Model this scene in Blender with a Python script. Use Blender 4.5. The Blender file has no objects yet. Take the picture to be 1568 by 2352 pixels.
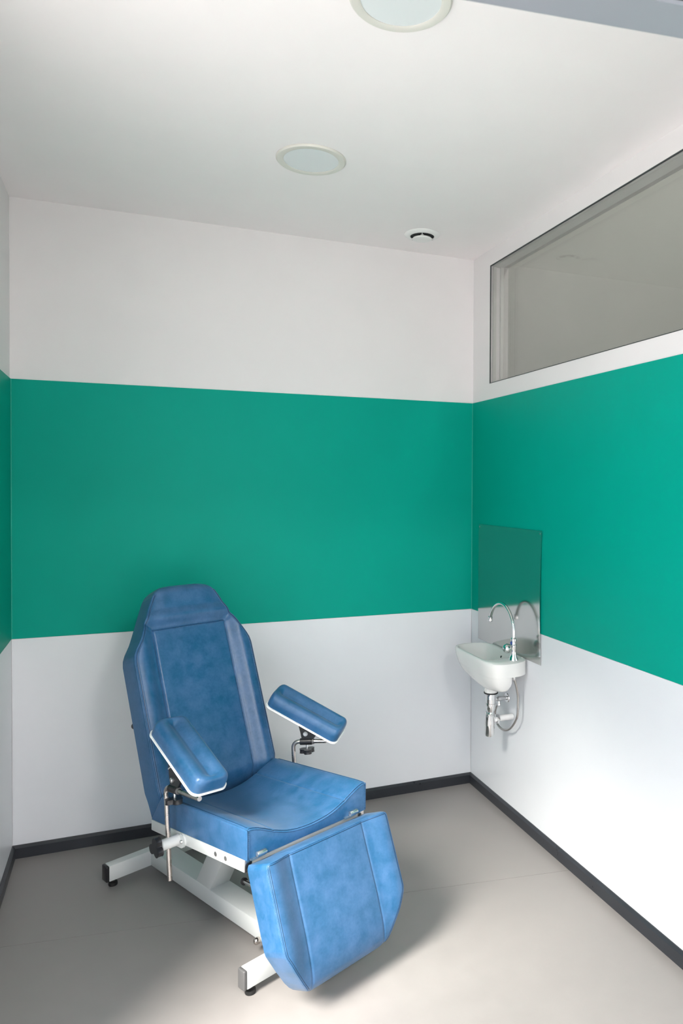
import bpy, bmesh, math, random
from mathutils import Vector, Matrix
random.seed(7)
scene = bpy.context.scene
PI = math.pi

# ------------------------------------------------------------------ room numbers
W = 2.0803            # room width (left wall x=0, right wall x=W), back wall y=0, room runs to -y
H = 2.70              # ceiling height
ZT, ZB, ZBB = 1.964, 0.902, 0.052   # green band top / bottom, skirting height
SL = -0.149           # slope of the slightly skewed front wall (and floor joint)
def front_y(x): return -2.42 + SL * x

# ------------------------------------------------------------------ camera
cam_d = bpy.data.cameras.new('camera'); cam = bpy.data.objects.new('camera', cam_d)
scene.collection.objects.link(cam); scene.camera = cam
F_PX, YAW, PITCH, ROLL = 1696.7236, .4014, -.0154, .0052
fw = Vector((math.sin(YAW)*math.cos(PITCH), math.cos(YAW)*math.cos(PITCH), math.sin(PITCH)))
rt = Vector((math.cos(YAW), -math.sin(YAW), 0)); up = rt.cross(fw)
r2 = rt*math.cos(ROLL) + up*math.sin(ROLL); u2 = -rt*math.sin(ROLL) + up*math.cos(ROLL)
cam.matrix_world = Matrix(((r2.x, u2.x, -fw.x, .4453), (r2.y, u2.y, -fw.y, -3.458), (r2.z, u2.z, -fw.z, 1.5359), (0, 0, 0, 1)))
cam_d.sensor_fit = 'VERTICAL'; cam_d.sensor_height = 36.0; cam_d.sensor_width = 24.0
cam_d.lens = F_PX/2352*36.0
cam_d.shift_x = -232.29/2352; cam_d.shift_y = -33.085/2352
cam_d.clip_start = .05; cam_d.clip_end = 200
cam_d.dof.use_dof = True; cam_d.dof.focus_distance = 2.55; cam_d.dof.aperture_fstop = 6.3

# ------------------------------------------------------------------ sky, lights, exposure
world = bpy.data.worlds.new('sky'); scene.world = world; world.use_nodes = True
nt = world.node_tree; nt.nodes.clear()
tc = nt.nodes.new('ShaderNodeTexCoord'); sx = nt.nodes.new('ShaderNodeSeparateXYZ')
rp = nt.nodes.new('ShaderNodeValToRGB'); bg = nt.nodes.new('ShaderNodeBackground'); wo = nt.nodes.new('ShaderNodeOutputWorld')
nt.links.new(tc.outputs['Generated'], sx.inputs[0]); nt.links.new(sx.outputs['Z'], rp.inputs[0])
rp.color_ramp.elements[0].position = 0.0; rp.color_ramp.elements[0].color = (.80, .84, .90, 1)
rp.color_ramp.elements[1].position = 1.0; rp.color_ramp.elements[1].color = (.80, .90, 1.06, 1)
nt.links.new(rp.outputs[0], bg.inputs[0]); bg.inputs[1].default_value = 3.1
nt.links.new(bg.outputs[0], wo.inputs[0])
sd = bpy.data.lights.new('sun', 'SUN'); sd.energy = 16; sd.angle = .48; sd.color = (1, .95, .88)
so = bpy.data.objects.new('sun', sd); scene.collection.objects.link(so)
so.rotation_euler = Vector((.86, .51, -1.0)).to_track_quat('-Z', 'Y').to_euler()
WIN = (-2.40, -1.60, 0.03, 2.42)      # glazed opening in the left wall: y0, y1, z0, z1
WIN3 = (-5.0, -2.75, 0.03, 2.45)      # added glazing on the hall's left side, lets in fill daylight
WIN4 = (0.15, 1.95, 0.10, 2.45)       # added glazing at the hall's end for frontal daylight: x0, x1, z0, z1
YF = -5.2                             # far end of the hall behind the camera
def portal(w, h, loc, rot):
    pd = bpy.data.lights.new('window_portal', 'AREA'); pd.shape = 'RECTANGLE'; pd.size = w; pd.size_y = h; pd.cycles.is_portal = True
    po = bpy.data.objects.new('window_portal', pd); scene.collection.objects.link(po); po.location = loc; po.rotation_euler = rot
for q in (WIN, WIN3): portal(q[3]-q[2], q[1]-q[0], (-.12, (q[0]+q[1])/2, (q[2]+q[3])/2), (0, -PI/2, 0))
portal(WIN4[1]-WIN4[0], WIN4[3]-WIN4[2], ((WIN4[0]+WIN4[1])/2, YF-.1, (WIN4[2]+WIN4[3])/2), (PI/2, 0, 0))
ld = bpy.data.lights.new('hall_fill_lamp', 'AREA'); ld.shape = 'DISK'; ld.size = .5; ld.energy = 62; ld.color = (1, .96, .92)  # added fill lamp without fixture, brightens floor and lower back wall
lo = bpy.data.objects.new('hall_fill_lamp', ld); scene.collection.objects.link(lo); lo.location = (1.3, -4.3, 2.68)
ld = bpy.data.lights.new('side_room_fill_lamp', 'AREA'); ld.shape = 'DISK'; ld.size = .4; ld.energy = 36; ld.color = (1, .97, .92)  # added lamp, lifts the brightness behind the clerestory glass
lo = bpy.data.objects.new('side_room_fill_lamp', ld); scene.collection.objects.link(lo); lo.location = (3.3, -1.6, 4.55)
vs = scene.view_settings
vs.view_transform = 'Standard'; vs.look = 'None'; vs.gamma = 1.0; vs.use_curve_mapping = False
vs.exposure = 0.20

# ------------------------------------------------------------------ materials
def srgb(r, g, b):
    f = lambda c: (c/12.92 if c <= .04045 else ((c+.055)/1.055)**2.4)
    return (f(r/255), f(g/255), f(b/255), 1)
def mat(name, col, rough=.5, metal=0., var=.05, scale=6., bump=0., bscale=200., rvar=.05, spec=.5, coat=0.):
    m = bpy.data.materials.new(name); m.use_nodes = True; t = m.node_tree; b = t.nodes['Principled BSDF']
    b.inputs['Metallic'].default_value = metal; b.inputs['Specular IOR Level'].default_value = spec
    b.inputs['Coat Weight'].default_value = coat; b.inputs['Coat Roughness'].default_value = .15
    co = t.nodes.new('ShaderNodeTexCoord'); n = t.nodes.new('ShaderNodeTexNoise'); n.inputs['Scale'].default_value = scale
    n.inputs['Detail'].default_value = 5.; t.links.new(co.outputs['Object'], n.inputs['Vector'])
    r = t.nodes.new('ShaderNodeValToRGB'); r.color_ramp.elements[0].position = .3; r.color_ramp.elements[1].position = .7
    r.color_ramp.elements[0].color = tuple(max(0, c*(1-var)) for c in col[:3]) + (1,)
    r.color_ramp.elements[1].color = tuple(min(1, c*(1+var)) for c in col[:3]) + (1,)
    t.links.new(n.outputs['Fac'], r.inputs[0]); t.links.new(r.outputs[0], b.inputs['Base Color'])
    mr = t.nodes.new('ShaderNodeMapRange'); mr.inputs[1].default_value = .3; mr.inputs[2].default_value = .7
    mr.inputs[3].default_value = max(.0, rough-rvar); mr.inputs[4].default_value = rough+rvar
    t.links.new(n.outputs['Fac'], mr.inputs[0]); t.links.new(mr.outputs[0], b.inputs['Roughness'])
    if bump:
        n2 = t.nodes.new('ShaderNodeTexNoise'); n2.inputs['Scale'].default_value = bscale; n2.inputs['Detail'].default_value = 3.
        t.links.new(co.outputs['Object'], n2.inputs['Vector'])
        bp = t.nodes.new('ShaderNodeBump'); bp.inputs['Strength'].default_value = bump; bp.inputs['Distance'].default_value = .002
        t.links.new(n2.outputs['Fac'], bp.inputs['Height']); t.links.new(bp.outputs[0], b.inputs['Normal'])
    return m
M_wall = mat('white_wall_paint', (.765, .742, .742), .55, var=.008, bump=.03, bscale=120, spec=.3)
M_ceil = mat('white_ceiling_paint', (.875, .832, .835), .8, var=.008, spec=.2)
M_panel = mat('white_wall_panel', (.755, .775, .80), .32, var=.008, spec=.5, rvar=0.)
M_green = mat('green_wall_panel', (.0, .330, .246), .50, var=.015, spec=.10, rvar=0.)
M_floor = mat('grey_vinyl_floor', (.252, .238, .229), .42, var=.03, scale=14, bump=.05, bscale=500)
M_skirt = mat('charcoal_skirting', (.026, .029, .035), .32, var=.1)
M_hall = mat('hall_wall_paint', (.80, .79, .77), .7, var=.01)
M_frame = mat('grey_door_frame', (.19, .205, .23), .4, var=.02)
M_pave = mat('pale_paving', (.80, .775, .75), .85, var=.08)
M_gasket = mat('dark_gasket', (.04, .05, .05), .5)
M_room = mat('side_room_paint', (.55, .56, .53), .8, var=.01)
M_steelp = mat('brushed_steel_sheet', (.56, .57, .56), .13, 1., var=.02, scale=3, rvar=.03)
M_chrome = mat('chrome', (.80, .80, .80), .07, 1., var=.0, rvar=.02)
M_steel = mat('satin_steel', (.52, .48, .45), .28, 1., var=.05, scale=30)
M_zinc = mat('zinc_steel', (.62, .63, .63), .35, 1., var=.05, scale=60)
M_hose = mat('braided_hose', (.50, .48, .46), .35, 1., var=.15, scale=400, bump=.3, bscale=900)
M_ceram = mat('white_glazed_ceramic', (.80, .80, .78), .10, var=.0, spec=.6, rvar=.02)
M_lacq = mat('light_grey_lacquered_steel', (.58, .60, .59), .36, var=.01, spec=.5)
M_black = mat('black_plastic', (.012, .012, .014), .35, var=.1)
M_dgrey = mat('lit_cap_and_fitting_grey', (.10, .10, .10), .4, var=.1)  # lit tone of the black front caps; also grey small fittings
M_rubber = mat('black_rubber', (.01, .01, .01), .6)
M_wplast = mat('white_plastic', (.80, .80, .79), .35, var=.0)
M_lring = mat('cream_light_ring', (.67, .655, .605), .45, var=.0)
M_diff = mat('opal_diffuser', (.71, .74, .755), .35, var=.0)
M_dark = mat('painted_recess_shade', (.05, .055, .058), .8)  # dark colour stands in for shade in vent throat and overflow hole
M_edge = mat('white_edge_laminate', (.85, .85, .83), .4, var=.0)
M_bluemark = mat('blue_mark', (.01, .06, .32), .4)
M_dots = mat('pale_scale_marks', (.5, .5, .5), .5)

def leather(name, a, b, rough):
    m = bpy.data.materials.new(name); m.use_nodes = True; t = m.node_tree; bs = t.nodes['Principled BSDF']
    co = t.nodes.new('ShaderNodeTexCoord')
    n = t.nodes.new('ShaderNodeTexNoise'); n.inputs['Scale'].default_value = 21; n.inputs['Detail'].default_value = 7; n.inputs['Roughness'].default_value = .62
    n3 = t.nodes.new('ShaderNodeTexNoise'); n3.inputs['Scale'].default_value = 130; n3.inputs['Detail'].default_value = 4
    for q in (n, n3): t.links.new(co.outputs['Object'], q.inputs['Vector'])
    ad = t.nodes.new('ShaderNodeMath'); ad.operation = 'MULTIPLY_ADD'; ad.inputs[1].default_value = .28
    t.links.new(n3.outputs['Fac'], ad.inputs[0]); t.links.new(n.outputs['Fac'], ad.inputs[2])
    r = t.nodes.new('ShaderNodeValToRGB'); r.color_ramp.elements[0].position = .46; r.color_ramp.elements[1].position = .82
    r.color_ramp.elements[0].color = a + (1,); r.color_ramp.elements[1].color = b + (1,)
    t.links.new(ad.outputs[0], r.inputs[0]); t.links.new(r.outputs[0], bs.inputs['Base Color'])
    mr = t.nodes.new('ShaderNodeMapRange'); mr.inputs[1].default_value = .3; mr.inputs[2].default_value = .7
    mr.inputs[3].default_value = rough-.05; mr.inputs[4].default_value = rough+.06
    t.links.new(n.outputs['Fac'], mr.inputs[0]); t.links.new(mr.outputs[0], bs.inputs['Roughness'])
    v = t.nodes.new('ShaderNodeTexVoronoi'); v.inputs['Scale'].default_value = 520
    t.links.new(co.outputs['Object'], v.inputs['Vector'])
    bp = t.nodes.new('ShaderNodeBump'); bp.inputs['Strength'].default_value = .10; bp.inputs['Distance'].default_value = .001
    t.links.new(v.outputs['Distance'], bp.inputs['Height']); t.links.new(bp.outputs[0], bs.inputs['Normal'])
    bs.inputs['Specular IOR Level'].default_value = .55; bs.inputs['Sheen Weight'].default_value = .07; bs.inputs['Sheen Roughness'].default_value = .45
    return m
M_leather = leather('blue_vinyl_leather', (.008, .082, .188), (.040, .120, .258), .35)
M_seam = mat('blue_seam', (.006, .075, .18), .5, var=.1)
M_thread = mat('pale_blue_thread', (.07, .19, .36), .6)

def glass_mat(name, tint, ior):
    m = bpy.data.materials.new(name); m.use_nodes = True; t = m.node_tree; t.nodes.clear()
    o = t.nodes.new('ShaderNodeOutputMaterial'); mx = t.nodes.new('ShaderNodeMixShader')
    tr = t.nodes.new('ShaderNodeBsdfTransparent'); tr.inputs[0].default_value = tint
    gl = t.nodes.new('ShaderNodeBsdfGlossy'); gl.inputs['Roughness'].default_value = .012
    ge = t.nodes.new('ShaderNodeNewGeometry'); dt = t.nodes.new('ShaderNodeVectorMath'); dt.operation = 'DOT_PRODUCT'
    t.links.new(ge.outputs['Incoming'], dt.inputs[0]); t.links.new(ge.outputs['Normal'], dt.inputs[1])
    def mth(op, a, b):
        q = t.nodes.new('ShaderNodeMath'); q.operation = op; q.use_clamp = True
        for i, v_ in enumerate((a, b)):
            if v_ is None: continue
            if isinstance(v_, float): q.inputs[i].default_value = v_
            else: t.links.new(v_, q.inputs[i])
        return q.outputs[0]
    c = mth('ABSOLUTE', dt.outputs['Value'], None); c = mth('POWER', mth('SUBTRACT', 1.0, c), 5.0)
    f0 = ((ior-1)/(ior+1))**2
    rr = t.nodes.new('ShaderNodeMath'); rr.operation = 'MULTIPLY_ADD'; t.links.new(c, rr.inputs[0]); rr.inputs[1].default_value = 1-f0; rr.inputs[2].default_value = f0
    t.links.new(rr.outputs[0], mx.inputs[0]); t.links.new(tr.outputs[0], mx.inputs[1]); t.links.new(gl.outputs[0], mx.inputs[2])
    t.links.new(mx.outputs[0], o.inputs[0]); return m
M_glass = glass_mat('clerestory_glass', (.93, .935, .93, 1), 1.52)

# ------------------------------------------------------------------ mesh helpers
COL = scene.collection
def link(name, me, m, parent=None):
    o = bpy.data.objects.new(name, me); COL.objects.link(o)
    if m: me.materials.append(m)
    if parent: o.parent = parent
    return o
def finish(name, bm, m, parent=None, smooth=False, angle=35, bevel=0, seg=2):
    bmesh.ops.remove_doubles(bm, verts=bm.verts, dist=1e-6)
    if bevel: bmesh.ops.bevel(bm, geom=list(bm.edges), offset=bevel, segments=seg, profile=.5, affect='EDGES', clamp_overlap=True)
    bmesh.ops.recalc_face_normals(bm, faces=bm.faces)
    me = bpy.data.meshes.new(name); bm.to_mesh(me); bm.free()
    if smooth:
        for p in me.polygons: p.use_smooth = True
        me.set_sharp_from_angle(angle=math.radians(angle))
    return link(name, me, m, parent)
def add_box(bm, lo, hi, fn=None):
    v = []
    for x in (lo[0], hi[0]):
        for y in (lo[1], hi[1]):
            for z in (lo[2], hi[2]):
                p = Vector((x, y, z)); v.append(bm.verts.new(fn(p) if fn else p))
    for f in ((0,1,3,2), (4,6,7,5), (0,4,5,1), (2,3,7,6), (0,2,6,4), (1,5,7,3)): bm.faces.new([v[i] for i in f])
def box(name, lo, hi, m, parent=None, bevel=0, fn=None, seg=2):
    bm = bmesh.new(); add_box(bm, lo, hi, fn); return finish(name, bm, m, parent, bool(bevel), bevel=bevel, seg=seg)
def boxes(name, lst, m, parent=None, fn=None):
    me_v, me_f = [], []
    for lo, hi in lst:
        b = len(me_v)
        for x in (lo[0], hi[0]):
            for y in (lo[1], hi[1]):
                for z in (lo[2], hi[2]):
                    p = Vector((x, y, z)); me_v.append(fn(p) if fn else p)
        me_f += [[b+i for i in f] for f in ((0,1,3,2), (4,6,7,5), (0,4,5,1), (2,3,7,6), (0,2,6,4), (1,5,7,3))]
    bm = bmesh.new(); vs_ = [bm.verts.new(p) for p in me_v]
    for f in me_f: bm.faces.new([vs_[i] for i in f])
    bmesh.ops.recalc_face_normals(bm, faces=bm.faces)
    me = bpy.data.meshes.new(name); bm.to_mesh(me); bm.free(); return link(name, me, m, parent)
def basis(d, ref=Vector((0, 0, 1))):
    d = d.normalized()
    if abs(d.dot(ref)) > .95: ref = Vector((1, 0, 0))
    a = d.cross(ref).normalized(); return a, a.cross(d).normalized()
def add_tube(bm, pts, r, seg=12, closed=False):
    pts = [Vector(p) for p in pts]; n = len(pts); rings = []; a = None
    for i, p in enumerate(pts):
        if closed: d = pts[(i+1) % n]-pts[i-1]
        else: d = pts[min(i+1, n-1)]-pts[max(i-1, 0)]
        d.normalize()
        if a is None: a, b = basis(d)
        else:
            a = (a-d*a.dot(d)).normalized(); b = d.cross(a)*-1; b = a.cross(d)
        rr = r[i] if isinstance(r, (list, tuple)) else r
        rings.append([bm.verts.new(p+(a*math.cos(2*PI*k/seg)+b*math.sin(2*PI*k/seg))*rr) for k in range(seg)])
    m = n if closed else n-1
    for i in range(m):
        A, B = rings[i], rings[(i+1) % n]
        for k in range(seg): bm.faces.new((A[k], A[(k+1) % seg], B[(k+1) % seg], B[k]))
    if not closed: bm.faces.new(rings[0]); bm.faces.new(rings[-1][::-1])
def tube(name, pts, r, m, parent=None, seg=14, closed=False):
    bm = bmesh.new(); add_tube(bm, pts, r, seg, closed); return finish(name, bm, m, parent, True, 50)
def add_lathe(bm, prof, o, ax, seg=32, loop=False):
    """prof: list of (radius, height along axis)"""
    o = Vector(o); ax = Vector(ax).normalized(); a, b = basis(ax); rings = []
    for r, h in prof:
        if r < 1e-6: rings.append([bm.verts.new(o+ax*h)])
        else: rings.append([bm.verts.new(o+ax*h+(a*math.cos(2*PI*k/seg)+b*math.sin(2*PI*k/seg))*r) for k in range(seg)])
    if loop: rings.append(rings[0])
    for A, B in zip(rings, rings[1:]):
        for k in range(seg):
            q = (k+1) % seg
            f = [A[0]] if len(A) == 1 else [A[k], A[q]]
            f += [B[0]] if len(B) == 1 else [B[q], B[k]]
            if len(f) > 2: bm.faces.new(f)
    if loop: return
    if len(rings[0]) > 1: bm.faces.new(rings[0])
    if len(rings[-1]) > 1: bm.faces.new(rings[-1][::-1])
def lathe(name, prof, o, ax, m, parent=None, seg=32, angle=35, loop=False):
    bm = bmesh.new(); add_lathe(bm, prof, o, ax, seg, loop); return finish(name, bm, m, parent, True, angle)
def prism(name, poly, fn, t0, t1, m, parent=None, bevel=0, smooth=True):
    """poly: 2-D outline; fn(u, v, t) -> point"""
    bm = bmesh.new(); A = [bm.verts.new(fn(u, v, t0)) for u, v in poly]; B = [bm.verts.new(fn(u, v, t1)) for u, v in poly]
    n = len(poly); bm.faces.new(A); bm.faces.new(B[::-1])
    for i in range(n): bm.faces.new((A[i], A[(i+1) % n], B[(i+1) % n], B[i]))
    return finish(name, bm, m, parent, smooth, 40, bevel)
def sm(t): t = max(0., min(1., t)); return t*t*(3-2*t)
def interp(tab, x):
    if x <= tab[0][0]: return tab[0][1]
    for (a, p), (b, q) in zip(tab, tab[1:]):
        if x <= b: return p+(q-p)*(x-a)/(b-a)
    return tab[-1][1]
def rrect(w, h, r, n=6):
    out = []
    for cx, cy, a0 in ((w/2-r, h/2-r, 0), (-w/2+r, h/2-r, 90), (-w/2+r, -h/2+r, 180), (w/2-r, -h/2+r, 270)):
        for k in range(n+1):
            a = math.radians(a0+90*k/n); out.append((cx+r*math.cos(a), cy+r*math.sin(a)))
    return out
def tag(o, label=None, cat=None, group=None, kind=None):
    if label: o['label'] = label
    if cat: o['category'] = cat
    if group: o['group'] = group
    if kind: o['kind'] = kind
    return o
def struct(o, label=None): o['kind'] = 'structure'; (label and o.__setitem__('label', label)); return o
def empty(name, loc, rz=0, label=None, cat=None, group=None):
    o = bpy.data.objects.new(name, None); COL.objects.link(o); o.location = loc; o.rotation_euler = (0, 0, rz); o.empty_display_size = .1
    return tag(o, label, cat, group)

# ------------------------------------------------------------------ the room
fl = struct(boxes('floor', [((-.12, YF, -.12), (W+.12, .1, -.003))], M_floor), 'grey vinyl floor')
def seam_y(x): return -.648 + SL*x
def sheet(y0, y1):
    bm = bmesh.new()
    f = lambda p: Vector((p.x, (y0(p.x) if p.y < .5 else y1(p.x)), p.z))
    add_box(bm, (0, 0, -.003), (W, 1, 0), f); return finish('vinyl_sheet', bm, M_floor, fl)
sheet(lambda x: seam_y(x)+.0009, lambda x: 0.)
sheet(lambda x: YF, lambda x: seam_y(x)-.0009)
struct(boxes('ceiling', [((-.12, YF, H), (W+.12, .1, H+.12))], M_ceil), 'white plaster ceiling')
wb = struct(boxes('wall_back', [((-.12, 0, -.12), (W+.12, .1, H))], M_wall), 'back wall with green panel between white')
box('green_panel', (.004, -.003, ZB), (W-.004, 0, ZT), M_green, wb); box('white_panel', (.004, -.003, 0), (W-.004, 0, ZB-.001), M_panel, wb)
wl_ = struct(boxes('wall_left', [((-.12, WIN[1], -.12), (0, 0, H)), ((-.12, WIN3[1], -.12), (0, WIN[0], H)), ((-.12, YF, -.12), (0, WIN3[0], H)), ((-.12, WIN3[0], WIN3[3]), (0, WIN3[1], H)), ((-.12, WIN3[0], -.12), (0, WIN3[1], WIN3[2])),
                                
                                ((-.12, WIN[0], WIN[3]), (0, WIN[1], H)), ((-.12, WIN[0], -.12), (0, WIN[1], WIN[2]))], M_wall), 'left wall with green panel between white')
box('green_panel', (0, WIN[1]+.06, ZB), (.003, -.004, ZT), M_green, wl_); box('white_panel', (0, WIN[1]+.06, 0), (.003, -.004, ZB-.001), M_panel, wl_)
GY0, GY1, GZ0, GZ1 = -2.30, -.190, 2.042, 2.621           # clerestory glazing
wr = struct(boxes('wall_right', [((W, YF, -.12), (W+.1, 0, GZ0)), ((W, YF, GZ1), (W+.1, 0, H)),
                                ((W, GY1, GZ0), (W+.1, 0, GZ1)), ((W, YF, GZ0), (W+.1, GY0, GZ1))], M_wall), 'right wall with green panel between white')
box('green_panel', (W-.003, front_y(W), ZB), (W, -.004, ZT), M_green, wr); box('white_panel', (W-.003, front_y(W), 0), (W, -.004, ZB-.001), M_panel, wr)
for nm, x in (('wall_left', .0), ('wall_right', W)):
    s = 1 if x == 0 else -1
    tube('corner_bead', [(x+s*.0038, -.0038, ZB), (x+s*.0038, -.0038, ZT)], .0020, mat('pale_green_bead', (.02, .38, .29), .5), wb, 8)
# clerestory window: gasket, two panes, jamb beads
w1 = struct(boxes('window_1', [((W-.001, GY0, GZ0), (W+.004, GY1, GZ0+.003)), ((W-.001, GY0, GZ1-.004), (W+.004, GY1, GZ1)),
                               ((W-.001, GY1-.004, GZ0), (W+.004, GY1, GZ1))], M_gasket), 'frameless internal clerestory glazing')
box('glass_pane', (W+.006, GY0, GZ0), (W+.012, GY1, GZ1), M_glass, w1)
box('glass_pane', (W+.070, GY0, GZ0), (W+.076, GY1, GZ1), M_glass, w1)
M_bead = mat('light_grey_bead', (.60, .60, .58), .5)
boxes('glazing_bead', [((W+.014, GY1-.010, GZ0), (W+.030, GY1, GZ1)), ((W+.052, GY1-.014, GZ0), (W+.068, GY1, GZ1)),
                       ((W+.014, GY0, GZ1-.006), (W+.068, GY1, GZ1))], M_bead, w1)
# the side room seen through it
SX = W+2.3
SZ = 4.6
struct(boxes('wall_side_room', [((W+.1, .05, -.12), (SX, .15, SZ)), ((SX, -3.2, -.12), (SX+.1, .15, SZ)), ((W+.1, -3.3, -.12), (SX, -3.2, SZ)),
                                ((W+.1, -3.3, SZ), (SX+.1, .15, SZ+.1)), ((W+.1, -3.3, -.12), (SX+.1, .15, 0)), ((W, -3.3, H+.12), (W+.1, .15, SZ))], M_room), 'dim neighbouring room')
# skirting: profile with a small chamfer on top
def skirting(name, pts_fn, label):
    prof = [(0, 0), (.012, 0), (.012, ZBB-.010), (.004, ZBB), (0, ZBB)]
    bm = bmesh.new(); A = [bm.verts.new(pts_fn(0, d, z)) for d, z in prof]; B = [bm.verts.new(pts_fn(1, d, z)) for d, z in prof]
    bm.faces.new(A); bm.faces.new(B[::-1])
    for i in range(5): bm.faces.new((A[i], A[(i+1) % 5], B[(i+1) % 5], B[i]))
    return struct(finish(name, bm, M_skirt), label)
EP = .003
skirting('baseboard_back', lambda s, d, z: Vector((EP+d if s == 0 else W-EP-d, -EP-d, z)), 'charcoal skirting along the back wall')
skirting('baseboard_left', lambda s, d, z: Vector((EP+d, -EP-d if s == 0 else WIN[1]+.06, z)), 'charcoal skirting along the left wall')
skirting('baseboard_right', lambda s, d, z: Vector((W-EP-d, -EP-d if s == 0 else front_y(W), z)), 'charcoal skirting along the right wall')
# glazed opening in the left wall (outside the view): frame
def ring_boxes(y0, y1, z0, z1, x0, x1, t):
    return [((x0, y0, z0), (x1, y0+t, z1)), ((x0, y1-t, z0), (x1, y1, z1)), ((x0, y0, z1-t), (x1, y1, z1)), ((x0, y0, z0), (x1, y1, z0+t))]
w2 = struct(boxes('window_2', ring_boxes(WIN[0], WIN[1], WIN[2], WIN[3], -.10, -.04, .045), M_frame), 'tall window in the left wall')
struct(boxes('fill_window_hall', ring_boxes(WIN3[0], WIN3[1], WIN3[2], WIN3[3], -.10, -.04, .045), M_frame), 'hall window added for fill daylight')
struct(boxes('fill_window_hall_end', [((WIN4[0], YF-.07, WIN4[2]), (WIN4[1], YF-.02, WIN4[2]+.045)), ((WIN4[0], YF-.07, WIN4[3]-.045), (WIN4[1], YF-.02, WIN4[3])), ((WIN4[0], YF-.07, WIN4[2]), (WIN4[0]+.045, YF-.02, WIN4[3])), ((WIN4[1]-.045, YF-.07, WIN4[2]), (WIN4[1], YF-.02, WIN4[3]))], M_frame), 'hall end window added for frontal daylight')
struct(boxes('ground', [((-40, -40, -.3), (40, 40, -.12))], M_pave), 'paving outside')
# front wall with the doorway the camera looks through
DX0, DX1, DZ = .10, 1.62, 2.225
def fr(p): return Vector((p.x, front_y(p.x)+p.y, p.z))
struct(boxes('wall_front', [((0, -.14, 0), (DX0, 0, H)), ((DX1, -.14, 0), (W, 0, H)), ((DX0, -.14, DZ), (DX1, 0, H))], M_hall, None, fr), 'front wall with doorway')
d1 = struct(boxes('door_1', [((DX0, -.055, DZ-.03), (DX1, .012, DZ+.05)), ((DX0, -.150, DZ-.012), (DX1, -.055, DZ+.05)),
                             ((DX0-.05, -.055, 0), (DX0+.03, .012, DZ)), ((DX1-.03, -.055, 0), (DX1+.05, .012, DZ)),
                             ((DX0-.05, -.150, 0), (DX0+.012, -.055, DZ)), ((DX1-.012, -.150, 0), (DX1+.05, -.055, DZ))], M_frame, None, fr), 'grey steel door frame')
boxes('door_seal', [((DX0+.03, -.060, DZ-.024), (DX1-.03, -.052, DZ-.012))], M_gasket, d1, fr)
struct(boxes('wall_hall', [((-.12, YF-.1, -.12), (WIN4[0], YF, H)), ((WIN4[1], YF-.1, -.12), (W+.12, YF, H)), ((WIN4[0], YF-.1, -.12), (WIN4[1], YF, WIN4[2])), ((WIN4[0], YF-.1, WIN4[3]), (WIN4[1], YF, H))], M_hall), 'hall end wall behind the viewer')

# ------------------------------------------------------------------ ceiling fittings
def downlight(x, y, label):
    t = empty('ceiling_downlight', (x, y, H), 0, label, 'ceiling light', 'recessed ceiling downlights')
    lathe('light_ring', [(.098, -.001), (.1235, -.0005), (.1235, -.003), (.119, -.0075), (.102, -.0085), (.097, -.006)], (0, 0, 0), (0, 0, 1), M_lring, t, 64, 30, True)
    lathe('diffuser', [(0, -.0045), (.0985, -.0045), (.0985, -.001), (0, -.001)], (0, 0, 0), (0, 0, 1), M_diff, t, 64)
    return t
downlight(1.045, -.828, 'round recessed ceiling downlight, the whole one nearer the back wall')
downlight(1.045, -1.775, 'round recessed ceiling downlight cut off by the top edge of the photo')
v = empty('air_vent', (1.694, -.258, H), 0, 'small round white air vent in the ceiling near the corner', 'vent')
lathe('vent_ring', [(.0555, -.002), (.083, -.0005), (.083, -.003), (.079, -.007), (.066, -.0115), (.0585, -.0125), (.0555, -.0115)], (0, 0, 0), (0, 0, 1), M_wplast, v, 48, 30, True)
lathe('vent_throat', [(0, -.0008), (.0553, -.0008), (.0553, -.0108), (.0545, -.0108), (.0540, -.002), (0, -.002)], (0, 0, 0), (0, 0, 1), M_dark, v, 48)
lathe('vent_disc', [(0, -.0265), (.035, -.0265), (.042, -.0250), (.0445, -.0215), (.043, -.0185), (.008, -.0165), (.008, -.002), (0, -.002)], (0, 0, 0), (0, 0, 1), M_wplast, v, 48, 30)
for k in range(3):
    bm = bmesh.new(); a = 2*PI*k/3-1.95; add_box(bm, (.040, -.0013, -.0200), (.0553, .0013, -.0095), lambda p, a=a: Vector((p.x*math.cos(a)-p.y*math.sin(a), p.x*math.sin(a)+p.y*math.cos(a), p.z)))
    finish('vent_spoke', bm, M_wplast, v)

# ------------------------------------------------------------------ washbasin group on the right wall
def wd(d, t, z): return Vector((W-.003-d, -t, z))         # distance from the wall, distance from the back wall, height
sp = empty('steel_splash_panel', (W, -.40, .766), 0, 'rectangular brushed steel splashback sheet on the green wall above the basin', 'splashback')
bm = bmesh.new(); NY, NZ = 24, 24                           # the sheet is slightly bowed off the wall towards its near edge
def bow(i, k): return .007*sm((i/NY-.25)/.75)*math.sin(PI*k/NZ)
for dx in (0, 1):
    G = [[bm.verts.new((-.006-bow(i, k)+.0012*dx, .312-.620*i/NY, .580*k/NZ)) for k in range(NZ+1)] for i in range(NY+1)]
    for i in range(NY):
        for k in range(NZ): bm.faces.new((G[i][k], G[i+1][k], G[i+1][k+1], G[i][k+1]))
bm.verts.ensure_lookup_table(); q = (NY+1)*(NZ+1)
rim_ = [k for k in range(NZ+1)]+[i*(NZ+1)+NZ for i in range(1, NY+1)]+[NY*(NZ+1)+k for k in range(NZ-1, -1, -1)]+[i*(NZ+1) for i in range(NY-1, 0, -1)]
for a, b in zip(rim_, rim_[1:]+rim_[:1]): bm.faces.new((bm.verts[a], bm.verts[b], bm.verts[b+q], bm.verts[a+q]))
finish('steel_sheet', bm, M_steelp, sp, True, 40)
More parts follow.
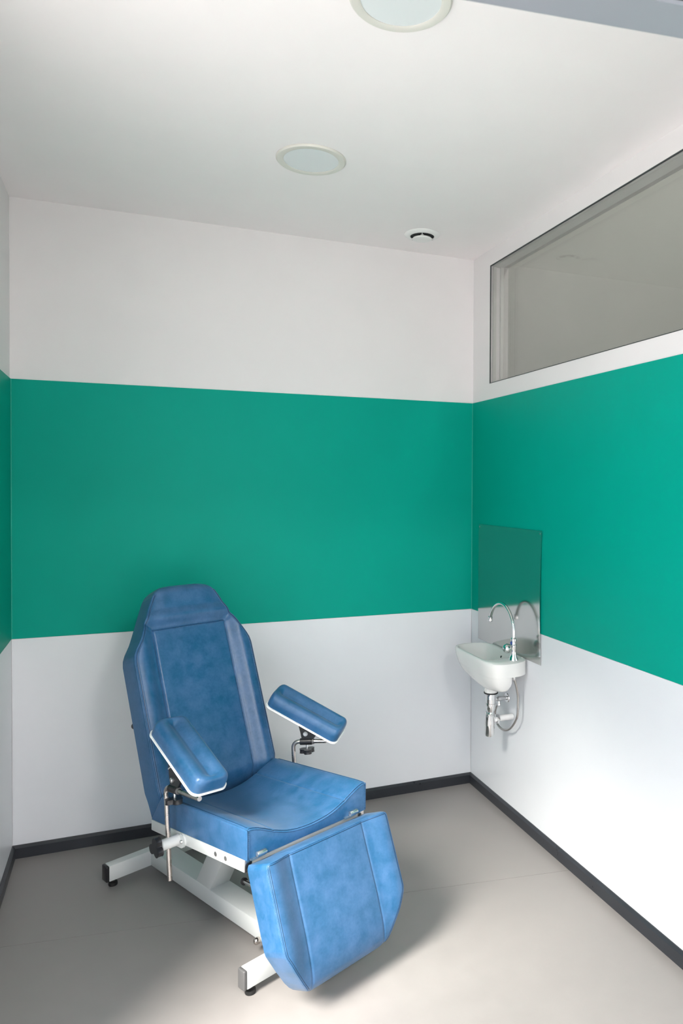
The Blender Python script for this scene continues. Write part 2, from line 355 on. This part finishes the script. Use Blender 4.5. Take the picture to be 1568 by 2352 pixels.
for y, z in ((-.295, .567), (-.295, .285), (.30, .567)): lathe('fixing_screw', [(0, .0012), (.003, .0008), (.0035, 0)], (-.006, y, z), (-1, 0, 0), M_zinc, sp, 12)

RIM = [(.0, .235), (.0, .40), (.0, .585), (.035, .615), (.075, .632), (.135, .640), (.178, .632), (.197, .60), (.205, .555), (.204, .45), (.203, .33), (.203, .262), (.195, .228), (.172, .203), (.130, .192), (.07, .205), (.03, .222)]
CD, CT = .112, .425
def polar(poly, n=96):
    out = []
    for k in range(n):
        a = 2*PI*k/n; dx, dy = math.cos(a), math.sin(a); best = 9
        for (x0, y0), (x1, y1) in zip(poly, poly[1:]+poly[:1]):
            ex, ey = x1-x0, y1-y0; den = dx*ey-dy*ex
            if abs(den) < 1e-12: continue
            t = ((x0-CD)*ey-(y0-CT)*ex)/den; s = ((x0-CD)*dy-(y0-CT)*dx)/den
            if t > 0 and -1e-6 <= s <= 1+1e-6: best = min(best, t)
        out.append(best)
    for _ in range(3):
        out = [(.25*out[i-1]+.5*out[i]+.25*out[(i+1) % n]) for i in range(n)]
    return [(CD+math.cos(2*PI*k/n)*r, CT+math.sin(2*PI*k/n)*r) for k, r in enumerate(out)]
outer = [(max(0, d), t) for d, t in polar(RIM)]
inner = polar([(.020, .235), (.020, .35), (.024, .48), (.05, .520), (.10, .535), (.16, .555), (.185, .54), (.191, .50), (.191, .33), (.190, .262), (.180, .236), (.155, .216), (.115, .207), (.06, .215)])
basin = empty('wash_basin', (W, -.425, .77), 0, 'small white ceramic hand basin fixed to the right wall', 'basin')
OD, OT = .125, .478                                        # waste outlet
bm = bmesh.new(); n = len(outer); rings = []
def ring(pts): rings.append([bm.verts.new(p-Vector((W, -.425, .77))) for p in pts])
drain = [(OD+.021*math.cos(2*PI*k/n), OT+.021*math.sin(2*PI*k/n)) for k in range(n)]
for k, z in ((1.0, .655), (.93, .656), (.8, .660), (.6, .670), (.4, .684), (.22, .705), (.09, .738), (.03, .760), (0, .768)):
    ring([wd(a[0]+(b[0]-a[0])*k, a[1]+(b[1]-a[1])*k, z) for a, b in zip(inner, drain)])
for k, z in ((.25, .7715), (.6, .772), (.9, .770), (1.0, .765)):
    ring([wd(a[0]+(b[0]-a[0])*k, a[1]+(b[1]-a[1])*k, z) for a, b in zip(inner, outer)])
neck = [(OD+.029*math.cos(2*PI*k/n), OT+.029*math.sin(2*PI*k/n)) for k in range(n)]
bellow = [(.122+.046*math.cos(2*PI*k/n), .488+.108*math.sin(2*PI*k/n)) for k in range(n)]
for k, z in ((.0, .752), (.02, .738), (.06, .724), (.115, .709), (.130, .7045), (.135, .704), (.19, .692), (.30, .676), (.44, .662), (.60, .651), (.76, .643), (.90, .638), (1.0, .636)):
    pts = []
    for (d, t), (d2, t2) in zip(outer, bellow):
        w = sm((.105-d)/.05)*sm((t-.47)/.07)               # wall side of the near end: a thick ledge with a recess below
        kk = k*(1-w) if z > .7042 else max(k, w*.92)
        pts.append(wd(d+(d2-d)*kk, t+(t2-t)*kk, z))
    ring(pts)
ring([wd(d, t, .630) for d, t in neck]); ring([wd(d, t, .606) for d, t in neck]); ring([wd(d, t, .606) for d, t in drain])
for A, B in zip(rings, rings[1:]):
    for k in range(n): bm.faces.new((A[k], A[(k+1) % n], B[(k+1) % n], B[k]))
finish('basin_bowl', bm, M_ceram, basin, True, 50)
lathe('overflow_hole', [(0, .002), (.005, .002), (.006, 0)], wd(.036, .405, .742)-Vector((W, -.425, .77)), (-.9, 0, .4), M_dark, basin, 16)  # dark disc on the ceramic, the hole's shade put in its colour
lathe('waste_grate', [(0, .004), (.014, .0035), (.0205, .001), (.0205, 0)], wd(OD, OT, .655)-Vector((W, -.425, .77)), (0, 0, 1), M_chrome, basin, 24)

# tap
TX, TY = W-.075, -.590
tp = empty('tap', (TX, TY, .771), 0, 'chrome swan-neck pillar tap standing on the basin ledge', 'tap')
lathe('tap_body', [(.022, 0), (.022, .003), (.0175, .012), (.0125, .026), (.0125, .052), (.0135, .054), (.0135, .066), (.0105, .069), (.0105, .082), (.0125, .084), (.0125, .094), (.008, .098)], (0, 0, 0), (0, 0, 1), M_chrome, tp, 28, 30)
arc = [(0, 0, .092), (0, 0, .105), (0, 0, .117)]
for k in range(1, 25):
    a = math.radians(180-162*k/24); arc.append((0, .115+.115*math.cos(a), .118+.115*math.sin(a)))
arc.append((0, .2275, .148))
tube('spout', arc, .0072, M_chrome, tp, 16)
lathe('nozzle', [(.0085, 0), (.0098, .002), (.0098, .014), (.0105, .016), (.0105, .022), (.007, .022)], (0, .2262, .155), (0, .18, -1), M_chrome, tp, 20, 30)
lathe('handle', [(.009, 0), (.009, .012), (.017, .017), (.0215, .026), (.021, .037), (.015, .046), (0, .048)], (0, .008, .040), (-.35, .92, .12), M_chrome, tp, 24, 40)
box('temperature_mark', (-.0134, -.004, .070), (-.0100, .0045, .081), M_bluemark, tp)

# waste trap
tr = empty('waste_trap', wd(OD, OT, .42), 0, 'chrome bottle trap hanging under the basin', 'trap')
def R0(h): return (0, 0, h-.42)
lathe('sealing_washer', [(0, .600), (.0315, .600), (.0325, .603), (.0315, .606), (0, .606)], R0(0), (0, 0, 1), M_rubber, tr)
lathe('tail_piece', [(.024, .600), (.024, .578), (.0245, .577), (.0245, .574), (.023, .573), (.023, .556), (.0265, .555), (.0265, .547), (.0215, .545), (.0215, .530), (.014, .515), (.016, .508), (.018, .506)], R0(0), (0, 0, 1), M_chrome, tr, 28, 30)
lathe('trap_bottle', [(0, .512), (.0185, .512), (.0205, .510), (.0205, .500), (.0225, .4995), (.0245, .462), (.0245, .455), (.0225, .454), (.0225, .412), (.0195, .404), (.012, .400), (0, .400)], (0, .010, -.42), (0, 0, 1), M_chrome, tr, 28, 30)
pe = Vector((OD, 0, 0))
tube('waste_pipe', [(.018, .010, .055), (.060, .015, .055), (OD-.004, .017, .055)], .0135, M_wplast, tr, 16)
lathe('pipe_nut', [(.016, 0), (.021, .002), (.021, .014), (.016, .018)], (.030, .012, .055), (1, .03, 0), M_chrome, tr, 12, 25)
# water valve and hose
VP = Vector((2.035, -.400, .545))
av = empty('angle_valve', (W-.003, -.400, .545), 0, 'small chrome angle valve on the wall behind the trap', 'valve')
lathe('valve_rosette', [(.0, 0), (.022, 0), (.020, .004), (.010, .006), (0, .006)], (0, 0, 0), (-1, 0, 0), M_chrome, av, 24, 30)
lathe('valve_body', [(.0095, 0), (.0095, .030), (.012, .032), (.012, .048), (.009, .052)], (-.004, 0, 0), (-1, 0, 0), M_chrome, av, 20, 30)
lathe('valve_handle', [(.006, 0), (.006, .006), (.013, .008), (.0125, .020), (.007, .022), (0, .022)], (-.054, 0, 0), (-1, 0, 0), M_chrome, av, 8, 25)
lathe('valve_outlet', [(.0065, 0), (.0065, .010), (.0085, .011), (.0085, .022), (.006, .023)], (-.042, 0, -.010), (0, 0, -1), M_chrome, av, 6, 25)
hp = [(2.006, -.592, .704), (2.010, -.592, .690), (2.024, -.588, .645), (2.035, -.581, .600), (2.036, -.577, .524), (2.036, -.556, .485), (2.036, -.520, .447), (2.036, -.480, .423), (2.036, -.436, .411), (2.036, -.395, .415), (2.036, -.368, .433), (2.036, -.356, .462), (2.036, -.366, .494), (2.035, -.390, .516)]
def catmull(p, n=8):
    p = [Vector(q) for q in p]; out = []
    for i in range(len(p)-1):
        a, b, c, d = p[max(i-1, 0)], p[i], p[i+1], p[min(i+2, len(p)-1)]
        for k in range(n):
            t = k/n; out.append(.5*((2*b)+(c-a)*t+(2*a-5*b+4*c-d)*t*t+(3*b-a-3*c+d)*t*t*t))
    return out+[p[-1]]
hs = empty('supply_hose', (2.006, -.592, .70), 0, 'looped braided steel hose from tap to valve', 'hose')
tube('hose', [q-Vector((2.006, -.592, .70)) for q in catmull(hp)], .0052, M_hose, hs, 12)
lathe('hose_ferrule', [(.006, 0), (.0068, .002), (.0068, .020), (.006, .022)], (.002, 0, -.018), (0, 0, 1), M_chrome, hs, 16, 30)

# ------------------------------------------------------------------ treatment chair
TH = .4493
ROOT = Vector((.946, -1.097, 0))
chair = empty('treatment_chair', ROOT, TH, 'blue vinyl reclining treatment chair on a light grey steel base', 'chair')
def V(x, f, z): return Vector((x, -f, z))                # f = forward (towards the footrest)
TILT = math.atan(.083)
def rail_z(f): return .43+.083*(f-.053)

def cushion(name, rows, half, front, back, m, parent, ncol=120, cluster=1.0, seam_u=None):
    """closed cushion: rows = parameter list, half(v) half width, front/back(u, v) -> point"""
    bm = bmesh.new(); us = []
    for i in range(ncol+1):
        t = i/ncol*2-1; us.append(math.copysign(1-(1-abs(t))**1.25*1.0, t) if cluster > 1 else t)
    if seam_u:                                             # keep one column of vertices on the panel seam
        tb = .62; k = min(range(len(us)), key=lambda i: abs(us[i]-tb)); tb = us[k]
        def um(t, v):
            w = half(v); q = min(seam_u, .86*w); a = abs(t)
            return math.copysign(a/tb*q if a <= tb else q+(a-tb)/(1-tb)*(w-q), t)
    else:
        def um(t, v): return t*half(v)
    A = [[bm.verts.new(front(um(u, v), v)) for u in us] for v in rows]
    B = [[bm.verts.new(back(um(u, v), v)) for u in us] for v in rows]
    R, C = len(rows), len(us)
    for i in range(R-1):
        for j in range(C-1):
            bm.faces.new((A[i][j], A[i][j+1], A[i+1][j+1], A[i+1][j])); bm.faces.new((B[i][j], B[i+1][j], B[i+1][j+1], B[i][j+1]))
        bm.faces.new((A[i][0], A[i+1][0], B[i+1][0], B[i][0])); bm.faces.new((A[i][-1], B[i][-1], B[i+1][-1], A[i+1][-1]))
    for j in range(C-1):
        bm.faces.new((A[0][j], B[0][j], B[0][j+1], A[0][j+1])); bm.faces.new((A[-1][j], A[-1][j+1], B[-1][j+1], B[-1][j]))
    return finish(name, bm, m, parent, True, 42)
def rnd(e, r):
    """rounding drop at distance e from an edge"""
    if e >= r: return 0.
    q = (r-max(e, 0))/r; return r*(1-math.sqrt(max(0, 1-q*q)))
def groove(x, w=.0035, d=.0032): return -d*math.exp(-(x/w)**2)
def lin(a, b, n): return [a+(b-a)*i/n for i in range(n+1)]

# --- backrest
BH = [(-.090, .226), (-.03, .235), (.0, .2405), (.44, .2415), (.462, .238), (.482, .229), (.515, .208), (.60, .166), (.648, .142), (.668, .131), (.685, .117), (.697, .101), (.704, .086), (.707, .070)]
BT = .707
def b_half(v): return interp(BH, v)
def b_pt(u, v, n): return V(u, -.45-.363*v+.932*n, .50+.932*v+.363*n)
def b_h(u, v):
    w = b_half(v); au = abs(u)
    tu = (au-.149)/max(w-.149, .085); tv = (v-.546)/(.62-.546)
    def prof(t): return -.018+.024*sm(t/.62)-.007*sm((t-.62)/.45)
    h = -.0155+.0025*max(0, 1-(au/.149)**2) if max(tu, tv) < 0 else prof(max(tu, tv))
    if v > .546:
        hs = prof(max(0, tu)); ht = prof(min(tv, 1.0)) + .004*sm((v-.6)/.05) - .008*sm((au/w-.55)/.42)
        k = 1. if tu <= 0 else sm((tv-tu)/.5+.5)
        h = hs+(ht-hs)*(k+(1-k)*sm((v-.575)/.03))
    if tv < 0: h += groove(au-.149)
    if tu < .02: h += groove(v-.546)
    h += groove(au-.149, .003, .001) if v < .546 else 0
    slope = .86 if v > .48 else 1.
    h -= rnd((w-au)*slope, .011)+rnd(BT-v, .035)
    if v < 0: h -= 9*v*v
    return h
def b_front(u, v): return b_pt(u, v, b_h(u, v))
def b_back(u, v):
    n = -.098+.006*sm((v-.45)/.1)+rnd(BT-v, .03)
    if v < 0: n -= 9*v*v*.12
    return b_pt(u, v, n)
rows = lin(-.090, .44, 110)+lin(.44, .66, 60)[1:]+lin(.66, BT, 26)[1:]
br = cushion('backrest', rows, b_half, b_front, b_back, M_leather, chair, 150, 1.1, .149)
# twin stitched seam down the side edges, thin seam on the inner panel
def edge_line(half, front, v0, v1, n, sgn, off=0., lift=.0008, outw=0.):
    out = []
    for i in range(n+1):
        v = v0+(v1-v0)*i/n; p = front(sgn*(half(v)-off), v); out.append(p+V(sgn*outw, 0, 0)+V(0, lift*.93, lift*.36))
    return out
M_line = mat('dark_seam_line', (.004, .030, .075), .6)
def seam(pts, r, m, parent):
    bm = bmesh.new(); add_tube(bm, pts, r, 8); finish('seam', bm, m, parent, True, 60)
for s in (-1, 1):
    seam(edge_line(b_half, b_front, -.082, .672, 120, s, .0030, .0004, .0012 if s < 0 else .0002), .0021 if s < 0 else .0012, M_leather, br)
    seam(edge_line(b_half, b_front, -.082, .672, 120, s, .0075, .0004, .0), .0009, M_line, br)
    seam(edge_line(b_half, b_front, -.082, .672, 120, s, .0118, .0003, .0), .0017, M_leather, br)
prism('backrest_board', [(-.222, .0), (.222, .0), (.222, .44), (.12, .66), (-.12, .66), (-.222, .44)], lambda u, v, t: b_pt(u, v, t), -.112, -.096, M_black, chair, .003)
tube('recline_handle', [b_pt(-.20, .235, -.105), b_pt(-.205, .235, -.150)], .006, M_steel, chair)
lathe('recline_knob', [(.006, 0), (.011, .002), (.0125, .010), (.0105, .020), (0, .022)], b_pt(-.205, .235, -.148), b_pt(0, 0, -1)-b_pt(0, 0, 0), M_black, chair, 20)

# --- seat
DIP = [(0, .064), (.04, .0625), (.075, .058), (.105, .050), (.13, .040), (.155, .029), (.178, .017), (.20, .007), (.222, .001), (.24, 0)]
S_W = .236
def s_f(s): return -.435+.500*s
def s_half(s): return S_W
def s_h(u, s):
    au = abs(u); f = s_f(s); d = interp(DIP, au)
    z = .5295+.083*(f-.05)-d-.0015*sm((s-.9)/.1)
    z += groove(au-.142, .003, .0028)
    z -= rnd(S_W-au, .013)*.9+rnd((1-s)*.5, .011)*.9
    return z
def s_front(u, s): return V(u*(1+.0), s_f(s)+.004*math.cos(u/S_W*PI/2)*sm((s-.97)/.03), s_h(u, s))
def s_back(u, s): return V(u*.992, -.505+.570*s, rail_z(-.505+.570*s)+.001)
for _ in range(4):                                        # smooth the dip table once
    DIP = [(x, (interp(DIP, max(0, x-.012))+2*interp(DIP, x)+interp(DIP, x+.012))/4) for x in [i*.006 for i in range(41)]]
rows = lin(0, .05, 8)+lin(.05, .95, 70)[1:]+lin(.95, 1, 16)[1:]
seat = cushion('seat', rows, s_half, s_front, s_back, M_leather, chair, 150, 1.1)
for s in (-1, 1):
    seam([s_front(s*(S_W-.0035), t)+V(s*.0012, 0, .0006) for t in lin(.03, .992, 60)], .0016, M_leather, seat)
    seam([s_front(s*(S_W-.0075), t)+V(0, 0, .0002) for t in lin(.03, .98, 60)], .0008, M_line, seat)
    seam([V(s*(S_W-.0015), .0645, z) for z in lin(rail_z(.065)+.004, .524, 10)], .0016, M_leather, seat)
    seam([V(s*(S_W-.0045), .0658, z) for z in lin(rail_z(.065)+.004, .520, 10)], .0008, M_line, seat)
seam([s_front(u, .997)+V(0, .0008, .0003) for u in lin(-S_W+.004, S_W-.004, 80)], .0016, M_leather, seat)
seam([s_front(u, .9905)+V(0, .0004, .0003) for u in lin(-S_W+.006, S_W-.006, 80)], .0010, M_line, seat)
def stitches(name, pts, parent, step=.006, ln=.0034, r=.00055):
    bm = bmesh.new(); acc = 0; last = None
    P = [Vector(p) for p in pts]; L = [0]
    for a, b in zip(P, P[1:]): L.append(L[-1]+(b-a).length)
    def at(s):
        for i in range(len(P)-1):
            if s <= L[i+1]: return P[i].lerp(P[i+1], (s-L[i])/max(1e-9, L[i+1]-L[i]))
        return P[-1]
    s = step
    while s < L[-1]-step: add_tube(bm, [at(s), at(s+ln)], r, 5); s += step
    o = finish(name, bm, M_thread, parent); o['kind'] = 'stuff'; return o
stitches('stitching', [s_front(u, .985)+V(0, .0, .0006) for u in lin(-S_W+.012, S_W-.012, 80)], seat)
stitches('stitching', [V(-S_W+.006, .0668, z) for z in lin(rail_z(.065)+.006, .518, 10)], seat)
stitches('stitching', [V(S_W-.006, .0668, z) for z in lin(rail_z(.065)+.006, .518, 10)], seat)

# --- footrest
FL = .385
FH = [(0, .230), (.006, .235), (.014, .2375), (.235, .2365), (.25, .2335), (.30, .207), (.345, .178), (.365, .163), (.377, .150), (.385, .132)]
def f_half(s): return interp(FH, s)
def f_pt(u, s, n): return V(u, .163+.363*s+.932*n, .458-.932*s+.363*n)
def f_curl(s): return -.050*(max(0, s-.22)/.165)**2
def f_h(u, s):
    w = f_half(s); au = abs(u); t = (au-.143)/max(.092, w-.143)
    fade = 1-.75*sm((s-.24)/.13)
    h = (-.021+.003*(1-(au/.143)**2) if t < 0 else -.0215+.0225*sm(t/.8))*fade
    if w > .15: h += groove(au-.143, .0032, .0028)
    h += f_curl(s)-rnd((w-au)*(1 if s < .24 else .85), .012)-rnd(s, .010)*.9-rnd(FL-s, .030)
    return h
def f_front(u, s): return f_pt(u, s, f_h(u, s))
def f_back(u, s): return f_pt(u*.995, s, -.106+f_curl(s)*.9+.012*sm((s-.34)/.05))
rows = lin(0, .03, 12)+lin(.03, .34, 80)[1:]+lin(.34, FL, 26)[1:]
ft = cushion('footrest', rows, f_half, f_front, f_back, M_leather, chair, 150, 1.1, .143)
for s in (-1, 1):
    seam(edge_line(f_half, f_front, .004, .372, 100, s, .0030, .0005, .0010), .0017, M_leather, ft)
    seam(edge_line(f_half, f_front, .006, .368, 100, s, .0070, .0004, .0), .0008, M_line, ft)
    stitches('stitching', edge_line(f_half, f_front, .012, .29, 100, s, .0015, .0003, .0016), ft)
seam([f_front(u, .0030)+V(0, 0, .0006) for u in lin(-.228, .228, 80)], .0016, M_leather, ft)
seam([f_front(u, .0072)+V(0, .0003, .0003) for u in lin(-.228, .228, 80)], .0009, M_line, ft)
prism('footrest_board', [(-.22, .01), (.22, .01), (.22, .235), (.14, .35), (-.14, .35), (-.22, .235)], lambda u, v, t: f_pt(u, v, t+f_curl(v)*.9), -.122, -.104, M_black, chair, .003)

# --- steel: rails, hinges, column, base
for s in (-1, 1):
    fn = lambda p, s=s: V(p.x, p.y, rail_z(p.y)+p.z)
    r_ = box('side_rail', (s*.236, -.505, -.036), (s*.211, .052, 0), M_lacq, chair, .0025, fn)
    box('rail_cap', (s*.2355, .052, -.0355), (s*.2115, .0555, -.0005), M_steel, r_, .001, fn)
    for f in (-.102, -.047):
        lathe('bolt_hole', [(0, .0006), (.0070, .0006), (.0076, 0)], V(s*.2362, f, rail_z(f)-.018), (s, 0, 0), M_dgrey, r_, 18)
box('seat_board', (-.205, -.47, -.016), (.205, .03, -.001), M_black, chair, 0, lambda p: V(p.x, p.y, rail_z(p.y)+p.z))
box('front_rail', (-.211, .030, -.036), (.211, .052, -.004), M_lacq, chair, .002, lambda p: V(p.x, p.y, rail_z(p.y)+p.z))
for x in (-.190, .174):
    h_ = lathe('hinge', [(.0, -.016), (.0075, -.016), (.0082, -.014), (.0082, .014), (.0075, .016), (0, .016)], V(x, .072, .4445), (1, 0, 0), M_zinc, chair, 16, 30)
    box('hinge_leaf', (x-.036, .050, .4335), (x+.016, .072, .4365), M_zinc, h_, 0, lambda p: V(p.x, p.y, p.z))
def col(p): return V(p.x, p.y+.62*(p.z-.085), p.z)
box('lift_column', (-.046, -.541, .08), (.036, -.446, rail_z(-.32)-.014), M_lacq, chair, .004, col)
beam = box('base_beam', (-.048, -.875, .025), (.036, .003, .085), M_lacq, chair, .004, lambda p: V(p.x, p.y, p.z))
for f0, f1, cap in ((-.911, -.872, M_black), (.001, .034, M_dgrey)):  # front caps are black plastic too, their grey paints in the direct light
    cb = box('cross_foot', (-.213, f0, .025), (.205, f1, .085), M_lacq, chair, .003, lambda p: V(p.x, p.y, p.z))
    for s, x in ((-1, -.213), (1, .205)):
        box('end_cap', (x, f0-.0003, .0247), (x+s*.012, f1+.0003, .0853), cap, cb, .004, lambda p: V(p.x, p.y, p.z), 3)
        lathe('levelling_foot', [(0, 0), (.016, 0), (.017, .004), (.016, .012), (.006, .014), (.006, .026), (0, .026)], V(x-s*.022, (f0+f1)/2, 0), (0, 0, 1), M_rubber, cb, 20)
kn = tube('adjuster_pin', [V(-.046, -.120, .042), V(-.060, -.125, .040)], .006, M_lacq, chair)
lathe('adjuster_ball', [(0, 0), (.006, .001), (.0105, .006), (.0118, .012), (.0105, .018), (.006, .023), (0, .024)], V(-.056, -.124, .041), (-1, .25, 0), M_steel, kn, 20, 60)
rd = tube('footrest_strut', [V(-.15, -.086, .2875), V(-.15, .118, .308)], .0062, M_chrome, chair)
lathe('strut_collar', [(.006, 0), (.0115, .001), (.0115, .007), (.006, .008)], V(-.15, -.082, .288), V(0, 1, .1), M_black, rd, 20)

# --- arm supports
def knob(name, o, ax, m, parent, r=.023, t=.016, spin=0.):
    ax = Vector(ax).normalized(); a, b = basis(ax); poly = []
    for k in range(48):
        th = 2*PI*k/48
        rr = r*(1-.46*(.5-.5*math.cos(3*th+spin))**1.8); poly.append((rr*math.cos(th), rr*math.sin(th)))
    o = Vector(o)
    k_ = prism(name, poly, lambda u, v, h: o+a*u+b*v+ax*h, 0, t, m, parent, .0032)
    return k_
def armrest(sx, post_x, post_f0, zlow, ang, pc_, pyaw, ppitch, proll, label, rod=.205):
    tl = .083
    up_ = V(0, -tl, 1).normalized()
    base = V(post_x, post_f0, zlow)
    fdir0 = V(0, 1, tl).normalized(); side = V(1, 0, 0)
    fdir = (fdir0*math.cos(ang)+side*math.sin(ang)).normalized()
    top = base+up_*((.556-zlow)/up_.z)
    R = .022; pts = [base, base+up_*.05, base+up_*.15, top-up_*R]
    for k in range(1, 9):
        a = PI/2*k/8; pts.append(top-up_*R+fdir*R+(-fdir*math.cos(a)+up_*math.sin(a))*R)
    pts += [top+fdir*.06, top+fdir*.12, top+fdir*rod]
    ar = tube('armrest', pts, .0077, M_steel, chair, 18); tag(ar, label)
    # clamp sleeve on the horizontal rod
    c0 = top+fdir*.028
    lathe('rod_clamp', [(.0075, 0), (.0125, .001), (.0125, .046), (.0075, .047)], c0, fdir, M_black, ar, 24)
    lathe('clamp_ring', [(.0075, 0), (.0105, .001), (.0105, .007), (.0075, .008)], c0+fdir*.047, fdir, M_dgrey, ar, 20)
    nrm = fdir.cross(up_).normalized()
    # knob below the clamp
    kc = c0+fdir*.026
    tube('knob_screw', [kc-up_*.010, kc-up_*.030], .0042, M_zinc, ar, 12)
    knob('clamp_knob', kc-up_*.027, -up_, M_black, ar, .029, .015, .6+sx)
    # pad frame
    l = V(math.sin(pyaw)*math.cos(ppitch), math.cos(pyaw)*math.cos(ppitch), math.sin(ppitch))
    w0 = V(math.cos(pyaw), -math.sin(pyaw), 0)
    lc = (math.sin(pyaw)*math.cos(ppitch), math.cos(pyaw)*math.cos(ppitch), math.sin(ppitch)); wc = (math.cos(pyaw), -math.sin(pyaw), 0)
    nc = (wc[1]*lc[2]-wc[2]*lc[1], wc[2]*lc[0]-wc[0]*lc[2], wc[0]*lc[1]-wc[1]*lc[0])
    wr_ = [wc[i]*math.cos(proll)+nc[i]*math.sin(proll) for i in range(3)]
    w_ = V(*wr_); nn = V(wr_[1]*lc[2]-wr_[2]*lc[1], wr_[2]*lc[0]-wr_[0]*lc[2], wr_[0]*lc[1]-wr_[1]*lc[0]).normalized()
    if nn.z < 0: nn = -nn
    C0 = V(*pc_)
    PL, PW = .301, .123
    P = lambda u, v, h: C0+w_*u+l*v+nn*h
    prism('pad_board', rrect(PW+.004, PL+.004, .026, 8), lambda u, v, t: P(u, v, t), 0, .0062, M_edge, ar, .0015)
    # cushion: two rolls with a channel between
    rows_ = [PL/2*math.copysign(1-(1-abs(t))**1.6, t) for t in lin(-1, 1, 70)]
    def half(v):
        e = PL/2-abs(v); r = .026
        return PW/2-(0 if e > r else r-math.sqrt(max(0, r*r-(r-e)**2)))*.98
    def top_(u, v):
        hw = half(v); q = min(1, abs(u)/(PW/2)); e = min(hw-abs(u), (PL/2-abs(v)))
        endf = sm((PL/2-abs(v)-.006)/.028)
        roll = .0505-.0165*math.exp(-(u/.022)**2)*endf-.004*q**3
        roll += groove(u, .003, .0016)*endf
        return P(u, v, .006+roll-rnd(max(0, hw-abs(u)), .024)*1.05-rnd(max(0, PL/2-abs(v)), .018)*.9)
    cu = cushion('arm_pad', rows_, half, top_, lambda u, v: P(u, v, .006), M_leather, ar, 60)
    # tilt plate: from the clamp up to the board, in the plane of the rod
    hx = c0+fdir*.020
    # work in 2-D (along fdir, along up_) and clip at the board's underside
    def under(a):
        # height along up_ at which the board is met over point hx + fdir*a
        q = hx+fdir*a; den = up_.dot(nn); return (C0-q).dot(nn)/den-.0005
    ys = lin(-.030, .075, 14)
    poly = [(-.012, .010), (.032, .010)]
    poly += [(.050, min(.030, under(.05)-.002))]
    poly += [(.074, max(under(.074)-.004, .02))]
    poly += [(y, under(y)) for y in reversed(ys)]
    poly += [(-.028, under(-.028)-.012), (-.016, .035)]
    pl = prism('tilt_plate', poly, lambda u, v, t: hx+fdir*u+up_*v+nrm*t, -.004, .004, M_black, ar, .0006, False)
    s_ = 1 if nrm.dot(V(-1, 0, 0)) > 0 else -1
    lathe('pivot_bolt', [(0, .007), (.0050, .007), (.0062, .005), (.0085, .005), (.0085, 0)], hx+fdir*.004+up_*.030+nrm*s_*.004, nrm*s_, M_zinc, ar, 18, 30)
    bm = bmesh.new()
    for k in range(11):
        a = math.radians(48+k*8); rr = .040
        q = (.004+rr*math.cos(a), .030+rr*math.sin(a))
        if q[1] > under(q[0])-.003 or q[0] < -.022: continue
        add_lathe(bm, [(0, .0006), (.0018, .0006), (.0022, 0)], hx+fdir*q[0]+up_*q[1]+nrm*s_*.004, nrm*s_, 8)
    if len(bm.verts): finish('scale_mark', bm, M_dots, ar)['kind'] = 'stuff'
    else: bm.free()
    # socket on the side rail
    zf = rail_z(post_f0)-.022; pf = post_f0+.0
    prism('rail_bracket', [(-.024, 0)]+[(.024*math.cos(a), .022*math.sin(a)) for a in lin(PI/2, -PI/2, 10)]+[(-.024, -.022)],
          lambda u, v, t: V(sx*(.236+t), pf+.012+u, zf+v+.083*u), 0, .006, M_lacq, ar, .001)
    lathe('bracket_bolt', [(0, .005), (.0045, .005), (.006, .003), (.0062, 0)], V(sx*.242, pf+.020, zf), (sx, 0, 0), M_zinc, ar, 18)
    lathe('post_socket', [(.016, 0), (.0175, .001), (.0175, .060), (.015, .062)], V(sx*.240, pf-.004, zf), (sx, 0, 0), M_lacq, ar, 24)
    knob('socket_knob', V(sx*.306, pf-.004, zf), (sx, 0, 0), M_black, ar, .031, .018, 1.2)
    return ar
armrest(-1, -.272, -.312, .257, 0., (-.254, -.237, .663), .009, -.467, -.083, 'padded arm support on the left in the photo, channel facing up')
armrest(1, .262, -.345, .257, .61, (.301, -.344, .645), .612, -.471, .209, 'padded arm support turned outward, on the right in the photo', .13)
